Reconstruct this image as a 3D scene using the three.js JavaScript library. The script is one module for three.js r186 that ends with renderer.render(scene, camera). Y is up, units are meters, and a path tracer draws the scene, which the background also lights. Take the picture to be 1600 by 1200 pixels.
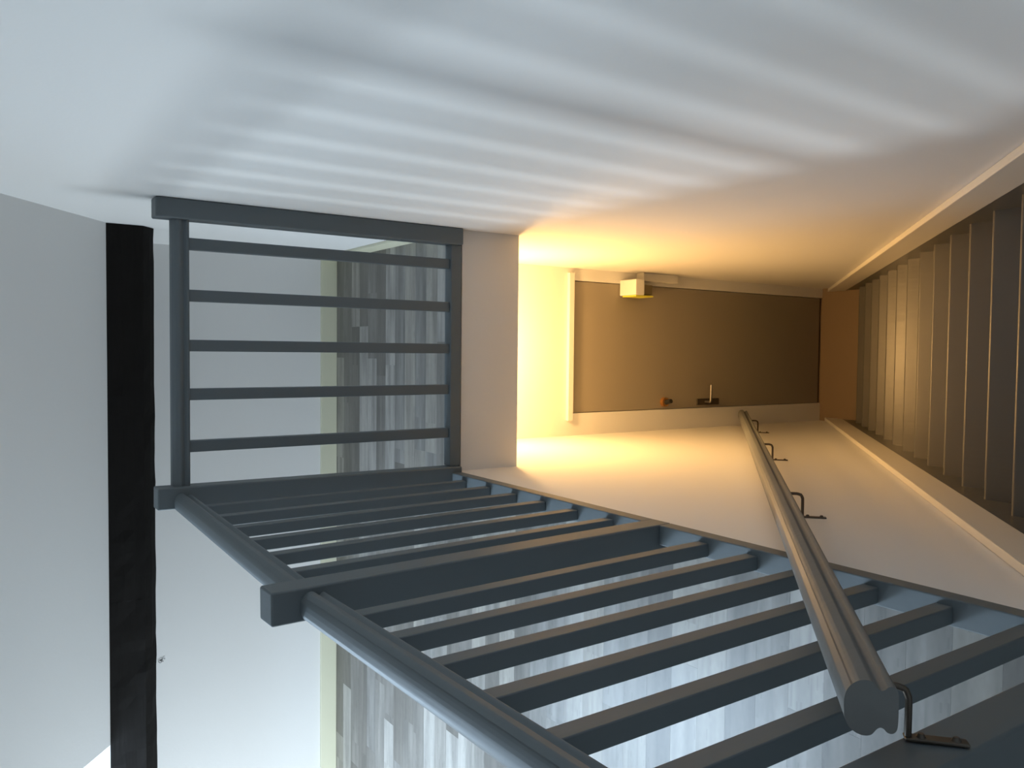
import * as THREE from 'three';
import { mergeGeometries, toCreasedNormals } from 'three/addons/utils/BufferGeometryUtils.js';
import { RoundedBoxGeometry } from 'three/addons/geometries/RoundedBoxGeometry.js';
import { RectAreaLightUniformsLib } from 'three/addons/lights/RectAreaLightUniformsLib.js';

// ───────────────────────── camera, sky, daylight, exposure ─────────────────────────
// World: y up, landing floor at y = 0, right wall at x = 0, far edge of the stairwell at z = 0.
const scene = new THREE.Scene();
const camera = new THREE.PerspectiveCamera(2 * Math.atan(600 / 1296.86) * 180 / Math.PI, 4 / 3, 0.02, 100);
camera.position.set(-0.43348, 1.50482, 2.56372);
camera.up.set(0.9992067, -0.01341388, -0.03749716);          // the phone was held sideways: the picture lies on its side
camera.lookAt(-0.43348 - 0.0385634, 1.50482 - 0.5609518, 2.56372 - 0.82694978);
scene.add(camera);

scene.background = new THREE.Color().setRGB(3.2, 3.7, 4.3);  // bright overcast sky beyond the windows
const renderer = new THREE.WebGLRenderer({ antialias: true });
renderer.toneMapping = THREE.LinearToneMapping;
renderer.toneMappingExposure = 1.0;
renderer.shadowMap.enabled = true;
RectAreaLightUniformsLib.init();

const SLOPE = Math.atan(0.79);                                // pitch of the attic roof
const BEAM_Z = -0.62, BEAM_Y = 1.05;                          // where the sloped ceiling meets the timber beam
const onSlope = (x, n, s) => new THREE.Vector3(x, BEAM_Y + s * Math.sin(SLOPE) + n * Math.cos(SLOPE), BEAM_Z + s * Math.cos(SLOPE) - n * Math.sin(SLOPE));
const SKY = { x0: -2.72, x1: -1.84, s0: 0.0, s1: 1.15 };      // roof window opening
{
  const l = new THREE.RectAreaLight(new THREE.Color().setRGB(0.58, 0.79, 1.0), 16, SKY.x1 - SKY.x0 - 0.1, SKY.s1 - SKY.s0 - 0.1);
  l.name = 'roof_window_daylight';
  l.position.copy(onSlope((SKY.x0 + SKY.x1) / 2, 0.13, (SKY.s0 + SKY.s1) / 2));
  l.lookAt(onSlope((SKY.x0 + SKY.x1) / 2, -1, (SKY.s0 + SKY.s1) / 2));
  l.castShadow = true; scene.add(l);
}
const GW = { z0: -0.22, z1: 0.26, y0: 0.22, y1: 0.87, x: -3.6 };   // narrow low gable window at the end of the landing
{
  const l = new THREE.RectAreaLight(new THREE.Color().setRGB(0.80, 0.92, 1.0), 72, GW.z1 - GW.z0 - 0.08, GW.y1 - GW.y0 - 0.08);
  l.name = 'gable_window_daylight';
  l.position.set(GW.x - 0.03, (GW.y0 + GW.y1) / 2, (GW.z0 + GW.z1) / 2);
  l.lookAt(0, (GW.y0 + GW.y1) / 2, (GW.z0 + GW.z1) / 2);
  l.castShadow = true; scene.add(l);
}

// ───────────────────────── helpers ─────────────────────────
let seed = 20240611;
const rnd = () => { seed = (seed * 1664525 + 1013904223) >>> 0; return seed / 4294967296; };
const lin = (r, g, b) => new THREE.Color().setRGB(r, g, b);
const used = {};
function numbered(name) { const k = used[name] = (used[name] ?? -1) + 1; return k ? `${name}_${String(k).padStart(3, '0')}` : name; }
function uvMetres(g) {                                         // box projection, uv in metres
  const p = g.attributes.position, n = g.attributes.normal, uv = new Float32Array(p.count * 2);
  for (let i = 0; i < p.count; i++) {
    const ax = Math.abs(n.getX(i)), ay = Math.abs(n.getY(i)), az = Math.abs(n.getZ(i));
    const [u, v] = ax >= ay && ax >= az ? [p.getZ(i), p.getY(i)] : ay >= az ? [p.getX(i), p.getZ(i)] : [p.getX(i), p.getY(i)];
    uv[2 * i] = u; uv[2 * i + 1] = v;
  }
  g.setAttribute('uv', new THREE.BufferAttribute(uv, 2));
  return g;
}
const flat = g => { const h = g.index ? g.toNonIndexed() : g; for (const k of Object.keys(h.attributes)) if (!['position', 'normal', 'uv'].includes(k)) h.deleteAttribute(k); return h; };
function box(x0, x1, y0, y1, z0, z1) {
  const g = new THREE.BoxGeometry(x1 - x0, y1 - y0, z1 - z0); g.translate((x0 + x1) / 2, (y0 + y1) / 2, (z0 + z1) / 2); return flat(g);
}
function rbox(x0, x1, y0, y1, z0, z1, r = 0.003, seg = 2) {
  const g = new RoundedBoxGeometry(x1 - x0, y1 - y0, z1 - z0, seg, r); g.translate((x0 + x1) / 2, (y0 + y1) / 2, (z0 + z1) / 2); return flat(g);
}
function cyl(r0, r1, a, b, seg = 20) {                          // cylinder from point a to point b
  const A = new THREE.Vector3(...a), B = new THREE.Vector3(...b), d = B.clone().sub(A), g = new THREE.CylinderGeometry(r1, r0, d.length(), seg);
  g.applyQuaternion(new THREE.Quaternion().setFromUnitVectors(new THREE.Vector3(0, 1, 0), d.normalize()));
  const m = A.add(B).multiplyScalar(0.5); g.translate(m.x, m.y, m.z); return flat(g);
}
function add(name, geos, mat, parent = scene) {
  const list = [].concat(geos).map(flat), g = list.length > 1 ? mergeGeometries(list) : list[0];
  const m = new THREE.Mesh(uvMetres(g), mat);
  m.name = parent === scene ? numbered(name) : name;
  m.castShadow = m.receiveShadow = true; parent.add(m); return m;
}
function group(name, parent = scene) { const o = new THREE.Group(); o.name = parent === scene ? numbered(name) : name; parent.add(o); return o; }
function tag(o, label, category, extra = {}) { o.userData = { label, category, ...extra }; return o; }
const structure = (o, label, category) => tag(o, label, category, { kind: 'structure' });

// textures: material grain only
function noiseTex(w, h, fn, srgb = false, rep = [1, 1]) {
  const d = new Uint8Array(w * h * 4);
  for (let y = 0; y < h; y++) for (let x = 0; x < w; x++) { const c = fn(x, y), i = 4 * (y * w + x); d[i] = c[0]; d[i + 1] = c[1]; d[i + 2] = c[2]; d[i + 3] = 255; }
  const t = new THREE.DataTexture(d, w, h); t.wrapS = t.wrapT = THREE.RepeatWrapping; t.magFilter = THREE.LinearFilter; t.minFilter = THREE.LinearMipmapLinearFilter; t.generateMipmaps = true;
  if (srgb) t.colorSpace = THREE.SRGBColorSpace; t.repeat.set(...rep); t.needsUpdate = true; return t;
}
function lattice(n) { const a = new Float32Array(n * n).map(() => rnd()); return (x, y) => { const xi = Math.floor(x), yi = Math.floor(y), fx = x - xi, fy = y - yi, s = t => t * t * (3 - 2 * t), g = (i, j) => a[((j % n + n) % n) * n + (i % n + n) % n]; const u = s(fx), v = s(fy); return (g(xi, yi) * (1 - u) + g(xi + 1, yi) * u) * (1 - v) + (g(xi, yi + 1) * (1 - u) + g(xi + 1, yi + 1) * u) * v; }; }
const L1 = lattice(64), L2 = lattice(128);
const rollerBump = noiseTex(256, 256, (x, y) => { const v = 255 * (0.45 * L1(x / 4, y / 4) + 0.35 * L2(x / 2, y / 2) + 0.2 * L1(x / 16, y / 16)); return [v, v, v]; }, false, [2.2, 2.2]);
const woodBump = noiseTex(256, 256, (x, y) => { const v = 255 * (0.6 * L1(x / 4, y / 64) + 0.4 * L2(x / 2, y / 32)); return [v, v, v]; }, false, [1.5, 1.5]);

const woodBumpX = noiseTex(256, 256, (x, y) => { const v = 255 * (0.6 * L1(x / 64, y / 4) + 0.4 * L2(x / 32, y / 2)); return [v, v, v]; }, false, [1.5, 1.5]);

// ───────────────────────── materials ─────────────────────────
const std = (c, roughness, o = {}) => new THREE.MeshStandardMaterial({ color: c, roughness, ...o });
const M = {
  wall: std(lin(0.74, 0.735, 0.725), 0.75, { bumpMap: rollerBump, bumpScale: 0.0002 }),
  ceil: std(lin(0.74, 0.735, 0.725), 0.85, { bumpMap: rollerBump, bumpScale: 0.0002 }),
  cream: std(lin(0.66, 0.65, 0.5), 0.45),
  string: std(lin(0.70, 0.67, 0.61), 0.4),
  rail: std(lin(0.122, 0.145, 0.158), 0.55, { bumpMap: woodBump, bumpScale: 0.0003 }),
  wallRail: std(lin(0.15, 0.158, 0.158), 0.55, { bumpMap: woodBump, bumpScale: 0.0006 }),
  stair: std(lin(0.1, 0.097, 0.088), 0.34, { bumpMap: woodBump, bumpScale: 0.0004 }),
  beam: new THREE.MeshPhysicalMaterial({ color: lin(0.009, 0.0078, 0.007), roughness: 0.7, specularIntensity: 0.25, bumpMap: woodBumpX, bumpScale: 0.0015 }),
  door: std(lin(0.30, 0.265, 0.21), 0.6),
  hallFloor: std(lin(0.22, 0.155, 0.095), 0.5),
  underlay: std(lin(0.16, 0.155, 0.15), 0.9),
  metal: std(lin(0.30, 0.28, 0.25), 0.35, { metalness: 1 }),
  darkMetal: std(lin(0.10, 0.085, 0.07), 0.4, { metalness: 0.7 }),
  brass: std(lin(0.55, 0.27, 0.09), 0.35, { metalness: 0.8 }),
  black: std(lin(0.015, 0.015, 0.015), 0.5),
  white: std(lin(0.72, 0.71, 0.68), 0.45),
  yellow: std(lin(0.62, 0.6, 0.06), 0.5),
  frame: std(lin(0.7, 0.7, 0.69), 0.4),
  brownPlastic: std(lin(0.16, 0.13, 0.07), 0.5),
  glass: new THREE.MeshPhysicalMaterial({ color: 0xffffff, roughness: 0.02, transmission: 1, thickness: 0, ior: 1.5 }),
};

// ───────────────────────── the setting ─────────────────────────
const W = 0.863, H = 0.259, E = 0.808, R = 0.19, G = 0.1623, N = 17, F = R * N;       // stairwell width, slab depth, end wall, rise, going, risers, storey height
const Z0 = 1.5234 + 4 * G;                                                              // nosing of the landing edge
const KNEE = 1.13, BACK = 4.1, LEFT = -3.6, TOP = 2.45;
const SKL = (TOP - BEAM_Y) / Math.sin(SLOPE);

structure(add('wall_right', box(0, 0.15, -F - 0.15, TOP + 0.2, -1.3, BACK + 0.15), M.wall), 'tall white plaster wall along the stairs with soft baluster shadows', 'wall');
structure(add('wall_far', box(LEFT - 0.15, 0, -H, BEAM_Y + 0.02, -KNEE - 0.15, -KNEE), M.wall), 'low white knee wall under the dark timber beam', 'wall');
{
  const t = 0.15, zc = GW, top = y => y;
  const g = [box(LEFT - t, LEFT, -H, 0.0, -KNEE, BACK), box(LEFT - t, LEFT, 0, zc.y0, -KNEE, BACK), box(LEFT - t, LEFT, zc.y0, zc.y1, -KNEE, zc.z0), box(LEFT - t, LEFT, zc.y0, zc.y1, zc.z1, BACK), box(LEFT - t, LEFT, zc.y1, TOP + 0.2, -KNEE, BACK)];
  structure(add('wall_left', g, M.wall), 'white gable wall with a low window at the end of the landing', 'wall');
}
structure(add('wall_back', box(LEFT, 0, -F - 0.15, TOP + 0.2, BACK, BACK + 0.15), M.wall), 'white wall at the back of the landing', 'wall');
structure(add('wall_stair', [box(-W - 0.11, -W, -F - 0.15, -H, -E - 0.2, BACK), box(-W - 0.012, -W, -H, -0.001, 0, Z0)], M.wall), 'white stairwell wall below the balustrade, carrying the sloped wall handrail', 'wall');
const DX0 = -0.748, DX1 = -0.062, DH = -F + 2.08;
structure(add('wall_end', [box(-W, DX0, -F, -H, -E - 0.12, -E), box(DX1, 0, -F, -H, -E - 0.12, -E), box(DX0, DX1, DH, -H, -E - 0.12, -E), box(-W, 0, -F, -H, -E - 0.2, -E - 0.12)], M.wall), 'narrow warm lit wall around the brown door at the foot of the stairs', 'wall');
structure(add('floor_hall', [box(-W, 0, -F - 0.15, -F, -E - 0.2, BACK)], M.hallFloor), 'small brown floor between the door and the lowest step', 'floor');
{
  // ceiling: sloped roof lining with the roof window opening, flat part above, flat piece behind the beam
  const sl = (x0, x1, s0, s1, n0 = 0, n1 = 0.2) => { const g = box(x0, x1, n0, n1, s0, s1); g.rotateX(-SLOPE); g.translate(0, BEAM_Y, BEAM_Z); return g; };
  const xl = LEFT - 0.15, xr = 0.0;
  structure(add('ceiling', [sl(SKY.x1, xr, 0, SKL), sl(xl, SKY.x0, 0, SKL), sl(SKY.x0, SKY.x1, SKY.s1, SKL), sl(SKY.x0, SKY.x1, -0.12, SKY.s0, 0.03),
    box(xl, xr, TOP, TOP + 0.2, BEAM_Z + SKL * Math.cos(SLOPE), BACK), box(xl, xr, BEAM_Y, BEAM_Y + 0.2, -KNEE - 0.15, BEAM_Z)], M.ceil), 'white sloped attic ceiling rising from the dark beam', 'ceiling');
  // roof window
  const w = group('window_1'); structure(w, 'bright roof window in the sloped ceiling just above the beam', 'window');
  w.position.copy(onSlope(0, 0, 0)); w.rotation.x = -SLOPE;
  const f = 0.05, n0 = 0.14, n1 = 0.2;
  add('frame', [box(SKY.x0, SKY.x1, n0, n1, SKY.s0, SKY.s0 + f), box(SKY.x0, SKY.x1, n0, n1, SKY.s1 - f, SKY.s1), box(SKY.x0, SKY.x0 + f, n0, n1, SKY.s0 + f, SKY.s1 - f), box(SKY.x1 - f, SKY.x1, n0, n1, SKY.s0 + f, SKY.s1 - f)], M.frame, w);
  add('pane', box(SKY.x0 + f, SKY.x1 - f, 0.165, 0.169, SKY.s0 + f, SKY.s1 - f), M.glass, w);
}
{
  const w = group('window_2'); structure(w, 'low window in the gable wall at the end of the landing', 'window');
  const f = 0.04, x0 = LEFT - 0.11, x1 = LEFT - 0.05;
  add('frame', [box(x0, x1, GW.y0, GW.y0 + f, GW.z0, GW.z1), box(x0, x1, GW.y1 - f, GW.y1, GW.z0, GW.z1), box(x0, x1, GW.y0 + f, GW.y1 - f, GW.z0, GW.z0 + f), box(x0, x1, GW.y0 + f, GW.y1 - f, GW.z1 - f, GW.z1)], M.frame, w);
  add('pane', box(LEFT - 0.085, LEFT - 0.081, GW.y0 + f, GW.y1 - f, GW.z0 + f, GW.z1 - f), M.glass, w);
}
// landing floor: slab with painted edges, dark underlay, and laid planks
{
  const fl = group('floor'); structure(fl, 'grey wood plank floor of the upper landing around the stairwell', 'floor');
  const b = -0.014;
  add('slab', [box(-W, 0, -H, b, -KNEE, 0), box(LEFT, -W - 0.012, -H, b, -KNEE, BACK), box(-W - 0.012, -W, -H, b, -KNEE, 0), box(-W - 0.012, 0, -H, b, Z0, BACK)], M.wall, fl);
  add('underlay', [box(-W, -0.002, b, b + 0.002, -KNEE, -0.004), box(LEFT, -W - 0.012, b, b + 0.002, -KNEE, BACK), box(-W, -0.002, b, b + 0.002, Z0 + 0.03, BACK)], M.underlay, fl);
  // plank materials: wood grain along the board in several tones
  const tones = [[0.235, 0.225, 0.212], [0.30, 0.29, 0.275], [0.40, 0.39, 0.375], [0.185, 0.175, 0.162], [0.27, 0.265, 0.258], [0.35, 0.335, 0.31]];
  const grain = [0, 1, 2].map(k => noiseTex(512, 128, (x, y) => {
    const streak = 0.6 * L1(x / 120 + 9 * k, y / 7 + 5 * k) + 0.28 * L2(x / 60 + k, y / 3) + 0.12 * L2(x / 8, y / 1.5 + 7 * k), crack = L2(x / 30 + 3 * k, y / 1.1) > 0.88 ? 0.92 : 1;
    const v = Math.min(255, 255 * (0.72 + 0.36 * streak) * crack * 0.94); return [v, v * 0.995, v * 0.985];
  }, true, [1, 2.2]));
  const mats = tones.map((c, i) => std(lin(...c.map(v => v * 1.12)), 0.36, { map: grain[i % 3] }));
  const PW = 0.088, gap = 0.0003, top = 0;
  const rowGeo = new Map();
  const plankGeo = len => { const k = len.toFixed(2); if (!rowGeo.has(k)) rowGeo.set(k, flat(new THREE.BoxGeometry(len - gap, 0.012, PW - gap))); return rowGeo.get(k); };
  let last = -1;
  for (let row = 0, z = -KNEE + 0.008; z < 3.0; row++, z += PW) {
    const zc = z + PW / 2, right = zc < -PW / 2 || zc > Z0 + 0.08 ? -0.008 : zc < 0.02 ? -W - 0.02 : -W - 0.02;
    let x = right, len = 0.25 + Math.round(rnd() * 10) * 0.07;
    while (x > LEFT + 0.1) {
      const l = Math.min(len, x - LEFT); if (l < 0.05) break;
      let m; do { m = Math.floor(rnd() * mats.length); } while (m === last); last = m;
      const p = new THREE.Mesh(uvMetres(plankGeo(l).clone()), mats[m]); p.name = 'plank'; p.castShadow = p.receiveShadow = true;
      const uv = p.geometry.attributes.uv, ou = rnd() * 5, ov = rnd() * 5; for (let i = 0; i < uv.count; i++) uv.setXY(i, uv.getX(i) + ou, uv.getY(i) + ov);
      p.position.set(x - l / 2, top - 0.006, zc); fl.add(p);
      x -= l; len = x < -2.6 ? 2 : 0.75 + Math.round(rnd() * 8) * 0.07;
    }
  }
}
structure(add('baseboard_far', rbox(LEFT, -0.013, 0, 0.077, -KNEE, -KNEE + 0.014, 0.003), M.cream), 'cream skirting board at the foot of the knee wall', 'skirting');
structure(add('baseboard_right', rbox(-0.013, 0, 0, 0.077, -KNEE, -0.04, 0.003), M.cream), 'cream skirting board on the right wall beyond the end balustrade', 'skirting');

// dark timber beam, hand hewn: a chamfered section swept along x with slightly uneven faces
{
  const prof = [[BEAM_Z, BEAM_Y], [BEAM_Z + 0.003, 1.0], [BEAM_Z, 0.962], [BEAM_Z + 0.002, 0.932], [BEAM_Z - 0.022, 0.906], [BEAM_Z - 0.046, 0.887], [BEAM_Z - 0.1, 0.884], [BEAM_Z - 0.19, 0.885], [BEAM_Z - 0.2, 0.97], [BEAM_Z - 0.195, BEAM_Y]];
  const n = 90, pos = [], idx = [], np = prof.length, x0 = -0.001, x1 = LEFT;
  for (let i = 0; i <= n; i++) for (let j = 0; j < np; j++) {
    const x = x0 + (x1 - x0) * i / n, w = j === 0 || j === np - 1 ? 0 : 1;
    pos.push(x, prof[j][1] + w * 0.005 * (L1(i * 0.7, j * 3.1) - 0.5), prof[j][0] + w * 0.007 * (L1(i * 0.6 + 20, j * 2.3) - 0.5));
  }
  for (let i = 0; i < n; i++) for (let j = 0; j < np; j++) { const a = i * np + j, b = i * np + (j + 1) % np, c = a + np, d = b + np; idx.push(a, b, c, b, d, c); }
  for (const i of [0, n]) for (let j = 1; j < np - 1; j++) { const o = i * np; idx.push(...(i ? [o, o + j, o + j + 1] : [o, o + j + 1, o + j])); }
  const g = new THREE.BufferGeometry(); g.setAttribute('position', new THREE.Float32BufferAttribute(pos, 3)); g.setIndex(idx);
  const h = g.toNonIndexed(); h.computeVertexNormals();
  tag(add('timber_beam', h, M.beam), 'rough black timber beam between the knee wall and the sloped ceiling', 'beam');
}

// ───────────────────────── staircase ─────────────────────────
{
  const st = group('staircase'); tag(st, 'steep straight flight of grey brown painted steps down to the door', 'staircase');
  const sw = 0.02, xa = -W + sw, xb = -sw;
  const nose = k => Z0 - k * G;
  // tread section in (z, y): nosing front at z = 0, top at y = 0
  const sh = new THREE.Shape(), T = 0.036, D = G + 0.03, r = 0.011;
  sh.moveTo(D, 0); sh.lineTo(D, -T); sh.lineTo(r, -T); sh.absarc(r, -T + r, r, -Math.PI / 2, -Math.PI, true); sh.lineTo(0, -r); sh.absarc(r, -r, r, Math.PI, Math.PI / 2, true); sh.lineTo(D, 0);
  const tg = new THREE.ExtrudeGeometry(sh, { depth: xb - xa, bevelEnabled: false, curveSegments: 6 });
  tg.rotateY(-Math.PI / 2);                                      // (z, y, extrude) -> extrude along -x, section x -> z
  tg.translate(xb, 0, 0);
  const tread = flat(tg), riser = box(xa, xb, -R, -T, 0.026, 0.044);
  for (let k = 1; k < N; k++) {
    const t = add('tread', tread.clone(), M.stair, st); t.position.set(0, -R * k, nose(k));
    const s = add('riser', riser.clone(), M.stair, st); s.position.set(0, -R * k, nose(k));
  }
  const s0 = add('riser', riser.clone(), M.stair, st); s0.position.set(0, 0, nose(0));
  const tn = add('landing_nosing', tread.clone().scale(1, 1, 0.35), M.stair, st); tn.position.set(0, 0, nose(0));
  // wall strings: a cream band above, the lower part in the colour of the steps
  const slopeY = (z, off) => -(Z0 - z) / G * R + off;
  const band = (x0, x1, o0, o1, zA, zB) => {
    const s = new THREE.Shape(); s.moveTo(zA, slopeY(zA, o0)); s.lineTo(zB, slopeY(zB, o0)); s.lineTo(zB, slopeY(zB, o1)); s.lineTo(zA, slopeY(zA, o1)); s.closePath();
    const g = new THREE.ExtrudeGeometry(s, { depth: x1 - x0 - 0.006, bevelEnabled: true, bevelSize: 0.003, bevelThickness: 0.003, bevelSegments: 2 });
    g.rotateY(-Math.PI / 2); g.translate(x1 - 0.003, 0, 0); return flat(g);
  };
  const zA = -E + 0.03, zB = Z0 - 0.02;
  for (const [x0, x1] of [[-0.022, -0.001], [-W + 0.001, -W + 0.022]]) {
    const cap = add('skirting_band', band(x0, x1, 0.065, 0.21, zA, zB), M.string, st); cap.userData.label = 'cream painted sloping skirting band';
    const low = add('string_board', band(x0 + (x1 > -0.1 ? 0.002 : 0), x1 - (x1 > -0.1 ? 0 : 0.002), -0.22, 0.0645, zA + 0.16, zB), M.stair, st); low.userData.label = 'grey brown lower string beside the steps';
  }
}

// ───────────────────────── handrail section ─────────────────────────
function railShape(s = 1) {
  const p = [[0, 0.025], [0.010, 0.0245], [0.019, 0.021], [0.0255, 0.014], [0.028, 0.006], [0.0265, -0.001], [0.021, -0.0055], [0.0185, -0.009], [0.0195, -0.0125], [0.0225, -0.0155], [0.0235, -0.0195], [0.0215, -0.0232], [0.017, -0.025], [0.008, -0.0255], [0.002, -0.0255]];
  const all = [...p, ...p.slice(1).reverse().map(([x, y]) => [-x, y])];
  const sp = new THREE.SplineCurve(all.map(([x, y]) => new THREE.Vector2(x * s, y * s))).getPoints(120);
  return new THREE.Shape(sp);
}
function railBetween(a, b, s = 1) {                              // moulded rail from a to b, upright section
  const A = new THREE.Vector3(...a), B = new THREE.Vector3(...b), d = B.clone().sub(A), len = d.length(); d.normalize();
  const g = new THREE.ExtrudeGeometry(railShape(s), { depth: len, bevelEnabled: false });
  const side = new THREE.Vector3(0, 1, 0).cross(d).normalize(), up = d.clone().cross(side);
  g.applyMatrix4(new THREE.Matrix4().makeBasis(side, up, d).setPosition(A)); return flat(toCreasedNormals(g, 0.6));
}

// ───────────────────────── balustrade round the stairwell ─────────────────────────
{
  const b = group('balustrade'); tag(b, 'blue grey painted wooden balustrade with square balusters round the stairwell', 'balustrade');
  const ns = 0.032, X = -0.890, ZE = -0.002, HR = 0.945;
  const zF = 0.004, zN = 2.079;
  // posts and balusters of the old rail stand a degree or so out of plumb: each is given by its foot and its head
  const upright = (name, hx, hz, y0, y1, r, a, c) => { const m = add(name, rbox(-hx, hx, y0, y1, -hz, hz, r, 2), M.rail, b); m.position.set(a[0], 0, a[1]); m.rotation.set((c[1] - a[1]) / y1, 0, -(c[0] - a[0]) / y1); return m; };
  const newel = (h, a, c, hx = ns) => upright('newel_post', hx, ns, 0, h, 0.005, a, c);
  newel(1.015, [-0.874, zF], [-0.868, zF + 0.004]); newel(1.03, [-0.893, 1.036], [-0.906, 1.062]); newel(1.03, [-0.892, zN], [-0.898, zN + 0.004]); newel(1.015, [-0.0295, ZE + 0.004], [-0.0295, ZE + 0.004], 0.029);
  const base = (x0, x1, z0, z1) => add('base_rail', rbox(x0, x1, 0.0, 0.042, z0, z1, 0.003), M.rail, b);
  base(X - 0.022, X + 0.028, zF + ns, 1.036 - ns); base(X - 0.022, X + 0.028, 1.036 + ns, zN - ns); base(-0.872 + ns, -0.0585, ZE - 0.022, ZE + 0.022);
  add('handrail', railBetween([-0.882, HR, zF + ns - 0.003], [-0.910, HR + 0.004, 1.062 - ns + 0.003]), M.rail, b);
  add('handrail', railBetween([-0.910, HR + 0.004, 1.062 + ns - 0.003], [-0.896, HR + 0.006, zN - ns + 0.003]), M.rail, b);
  add('handrail', railBetween([-0.872 + ns - 0.003, HR, ZE], [-0.056, HR, ZE]), M.rail, b);
  const bal = (hx, hz, a, c) => upright('baluster', hx, hz, 0.042, HR - 0.02, 0.0025, a, c);
  for (let i = 0; i < 6; i++) bal(0.0142, 0.0165, [X - 0.001, 0.12 + 0.152 * i], [X - 0.004 - 0.0022 * i, 0.128 + 0.1535 * i]);
  for (let i = 0; i < 6; i++) bal(0.0158, 0.0165, [X - 0.001, 1.214 + 0.143 * i], [X - 0.016 + 0.002 * i, 1.232 + 0.1416 * i]);
  for (const x of [-0.126, -0.277, -0.424, -0.568, -0.722]) bal(0.0172, 0.0132, [x, ZE], [x, ZE]);
}

// ───────────────────────── sloped wall handrail ─────────────────────────
{
  const A = [-0.803, 0.71, 2.068], B = [-0.796, -2.43, -0.77];
  const at = z => { const t = (z - A[2]) / (B[2] - A[2]); return [A[0] + t * (B[0] - A[0]), A[1] + t * (B[1] - A[1]), z]; };
  const h = group('wall_handrail'); tag(h, 'long grey moulded handrail sloping down the stairwell wall on metal brackets', 'handrail');
  add('rail', railBetween(B, A, 1.06), M.wallRail, h);
  // brackets stand square to the slope: q runs down from the rail
  const bracket = (z, wall, drop, lenPlate) => {
    const [x, y] = at(z), k = group('bracket', h);
    k.position.set(0, y, z); k.rotation.x = -Math.atan2(0.741, 0.671);       // local -y now runs along q
    const c = new THREE.CatmullRomCurve3([[x, -0.02, 0], [x, -drop + 0.014, 0], [x - 0.003, -drop + 0.004, 0], [x - 0.013, -drop, 0], [wall + 0.004, -drop, 0]].map(v => new THREE.Vector3(...v)), false, 'catmullrom', 0.1);
    add('rod', new THREE.TubeGeometry(c, 28, 0.004, 8), M.darkMetal, k);
    add('plate', rbox(wall, wall + 0.004, -drop - lenPlate, -drop + 0.004, -0.008, 0.008, 0.0015), M.darkMetal, k);
    for (const f of [0.22, 0.8]) add('screw', cyl(0.0055, 0.003, [wall + 0.004, -drop - lenPlate * f, 0], [wall + 0.008, -drop - lenPlate * f, 0], 12), M.darkMetal, k);
  };
  bracket(1.143, -W, 0.066, 0.06); bracket(0.325, -W, 0.068, 0.06); bracket(-0.485, -W, 0.068, 0.06);
  bracket(2.02, -0.862, 0.052, 0.062);
}

// ───────────────────────── door at the foot of the stairs ─────────────────────────
{
  const d = group('door_1'); structure(d, 'plain brown flush door at the foot of the stairs', 'door');
  add('leaf', rbox(DX0 + 0.003, DX1 - 0.003, -F + 0.018, DH - 0.003, -E - 0.045, -E - 0.006, 0.002), M.door, d);
  add('frame', [box(DX0 - 0.035, DX1 + 0.035, DH, DH + 0.03, -E, -E + 0.02)], M.white, d);
  const zf = -E - 0.006;
  const lk = add('lock', cyl(0.027, 0.025, [-0.706, -1.817, zf], [-0.706, -1.817, zf + 0.02], 24), M.brass, d); lk.userData.label = 'brass rim lock';
  add('knob', cyl(0.014, 0.012, [-0.706, -1.817, zf + 0.02], [-0.698, -1.817, zf + 0.06], 16), M.black, lk);
  const hp = add('handle_plate', rbox(-0.731, -0.694, -2.262, -2.078, zf, zf + 0.009, 0.003), M.darkMetal, d);
  const cv = new THREE.CatmullRomCurve3([[-0.712, -2.145, zf + 0.005], [-0.712, -2.145, zf + 0.04], [-0.704, -2.145, zf + 0.05], [-0.612, -2.148, zf + 0.05]].map(v => new THREE.Vector3(...v)), false, 'catmullrom', 0.2);
  add('lever', new THREE.TubeGeometry(cv, 24, 0.0075, 10), M.metal, hp).userData.label = 'pale metal door lever';
}
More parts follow.
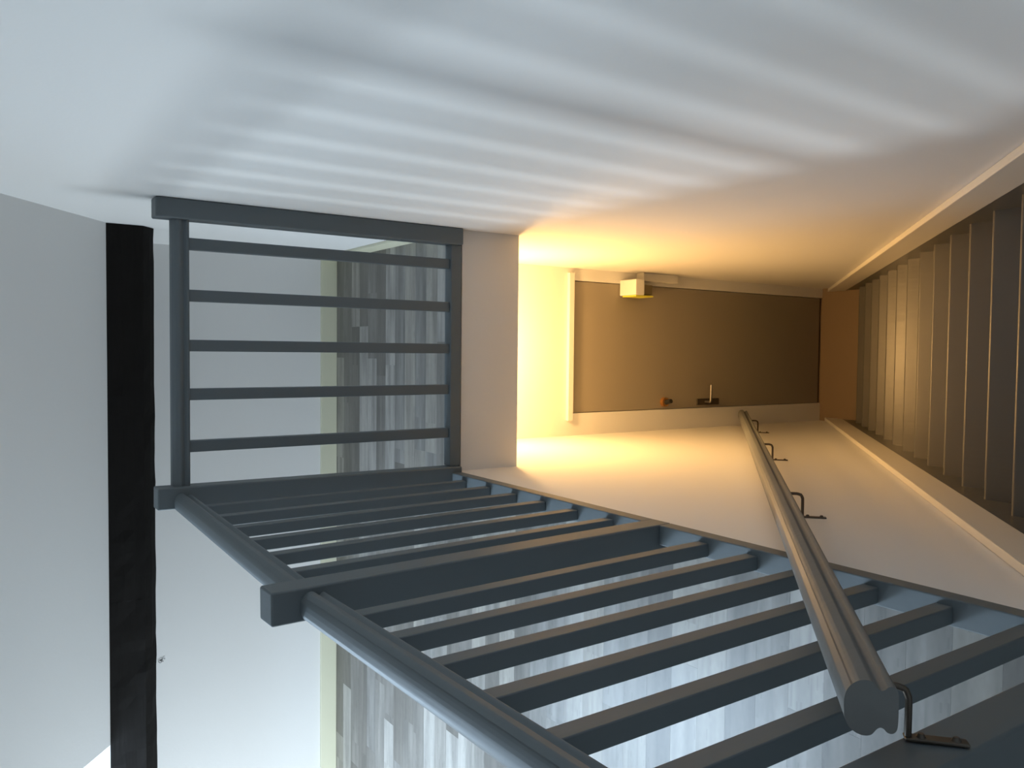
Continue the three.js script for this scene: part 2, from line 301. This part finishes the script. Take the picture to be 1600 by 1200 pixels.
{
  const o = group('wall_box'); tag(o, 'small white stepped box with yellow edge beside the upper door', 'box');
  add('case', rbox(-0.128, -0.045, -1.535, -1.472, -E + 0.001, -0.68, 0.005), M.white, o);
  add('edge_strip', rbox(-0.136, -0.1282, -1.60, -1.475, -E + 0.02, -0.682, 0.002), M.yellow, o).userData.label = 'yellow green strip along the side';
  add('side_unit', rbox(-0.0445, -0.0005, -1.85, -1.59, -E + 0.001, -0.748, 0.004), M.white, o);
  add('latch', [rbox(-0.122, -0.07, -1.61, -1.5355, -0.80, -0.70, 0.004), rbox(-0.126, -0.066, -1.66, -1.61, -0.805, -0.765, 0.003)], M.brownPlastic, o);
}
// pendant lamp of the lower hall, hidden behind the edge of the landing
{
  const lp = group('pendant_lamp'); tag(lp, 'short warm pendant globe lamp under the landing in front of the door', 'lamp');
  const c = [-0.43, -0.51, -0.58];
  add('ceiling_rose', cyl(0.045, 0.05, [c[0], -H - 0.025, c[2]], [c[0], -H - 0.0005, c[2]], 32), M.white, lp);
  add('stem', cyl(0.006, 0.006, [c[0], c[1] + 0.05, c[2]], [c[0], -H - 0.025, c[2]], 12), M.white, lp);
  const g = new THREE.SphereGeometry(0.055, 32, 20); g.translate(...c);
  add('globe', g, std(lin(0.8, 0.75, 0.65), 0.4, { emissive: lin(1, 0.6, 0.24), emissiveIntensity: 6 }), lp);
  const l = new THREE.PointLight(lin(1, 0.56, 0.19), 2.7, 0, 2); l.position.set(...c); l.castShadow = true; l.shadow.radius = 2.5; lp.add(l);
}
// loose dark cobweb fibre hanging under the beam
{
  const pts = []; for (let i = 0; i < 12; i++) { const a = i * 1.3; pts.push(new THREE.Vector3(-1.757 + 0.006 * Math.cos(a) + 0.0008 * i, 0.788 - 0.0018 * i + 0.005 * Math.sin(a * 1.3), -KNEE + 0.004 + 0.002 * Math.sin(a))); }
  tag(add('cobweb_tuft', new THREE.TubeGeometry(new THREE.CatmullRomCurve3(pts), 60, 0.0009, 5), M.black), 'tiny dark cobweb tuft on the knee wall just below the beam', 'cobweb');
}

renderer.render(scene, camera);
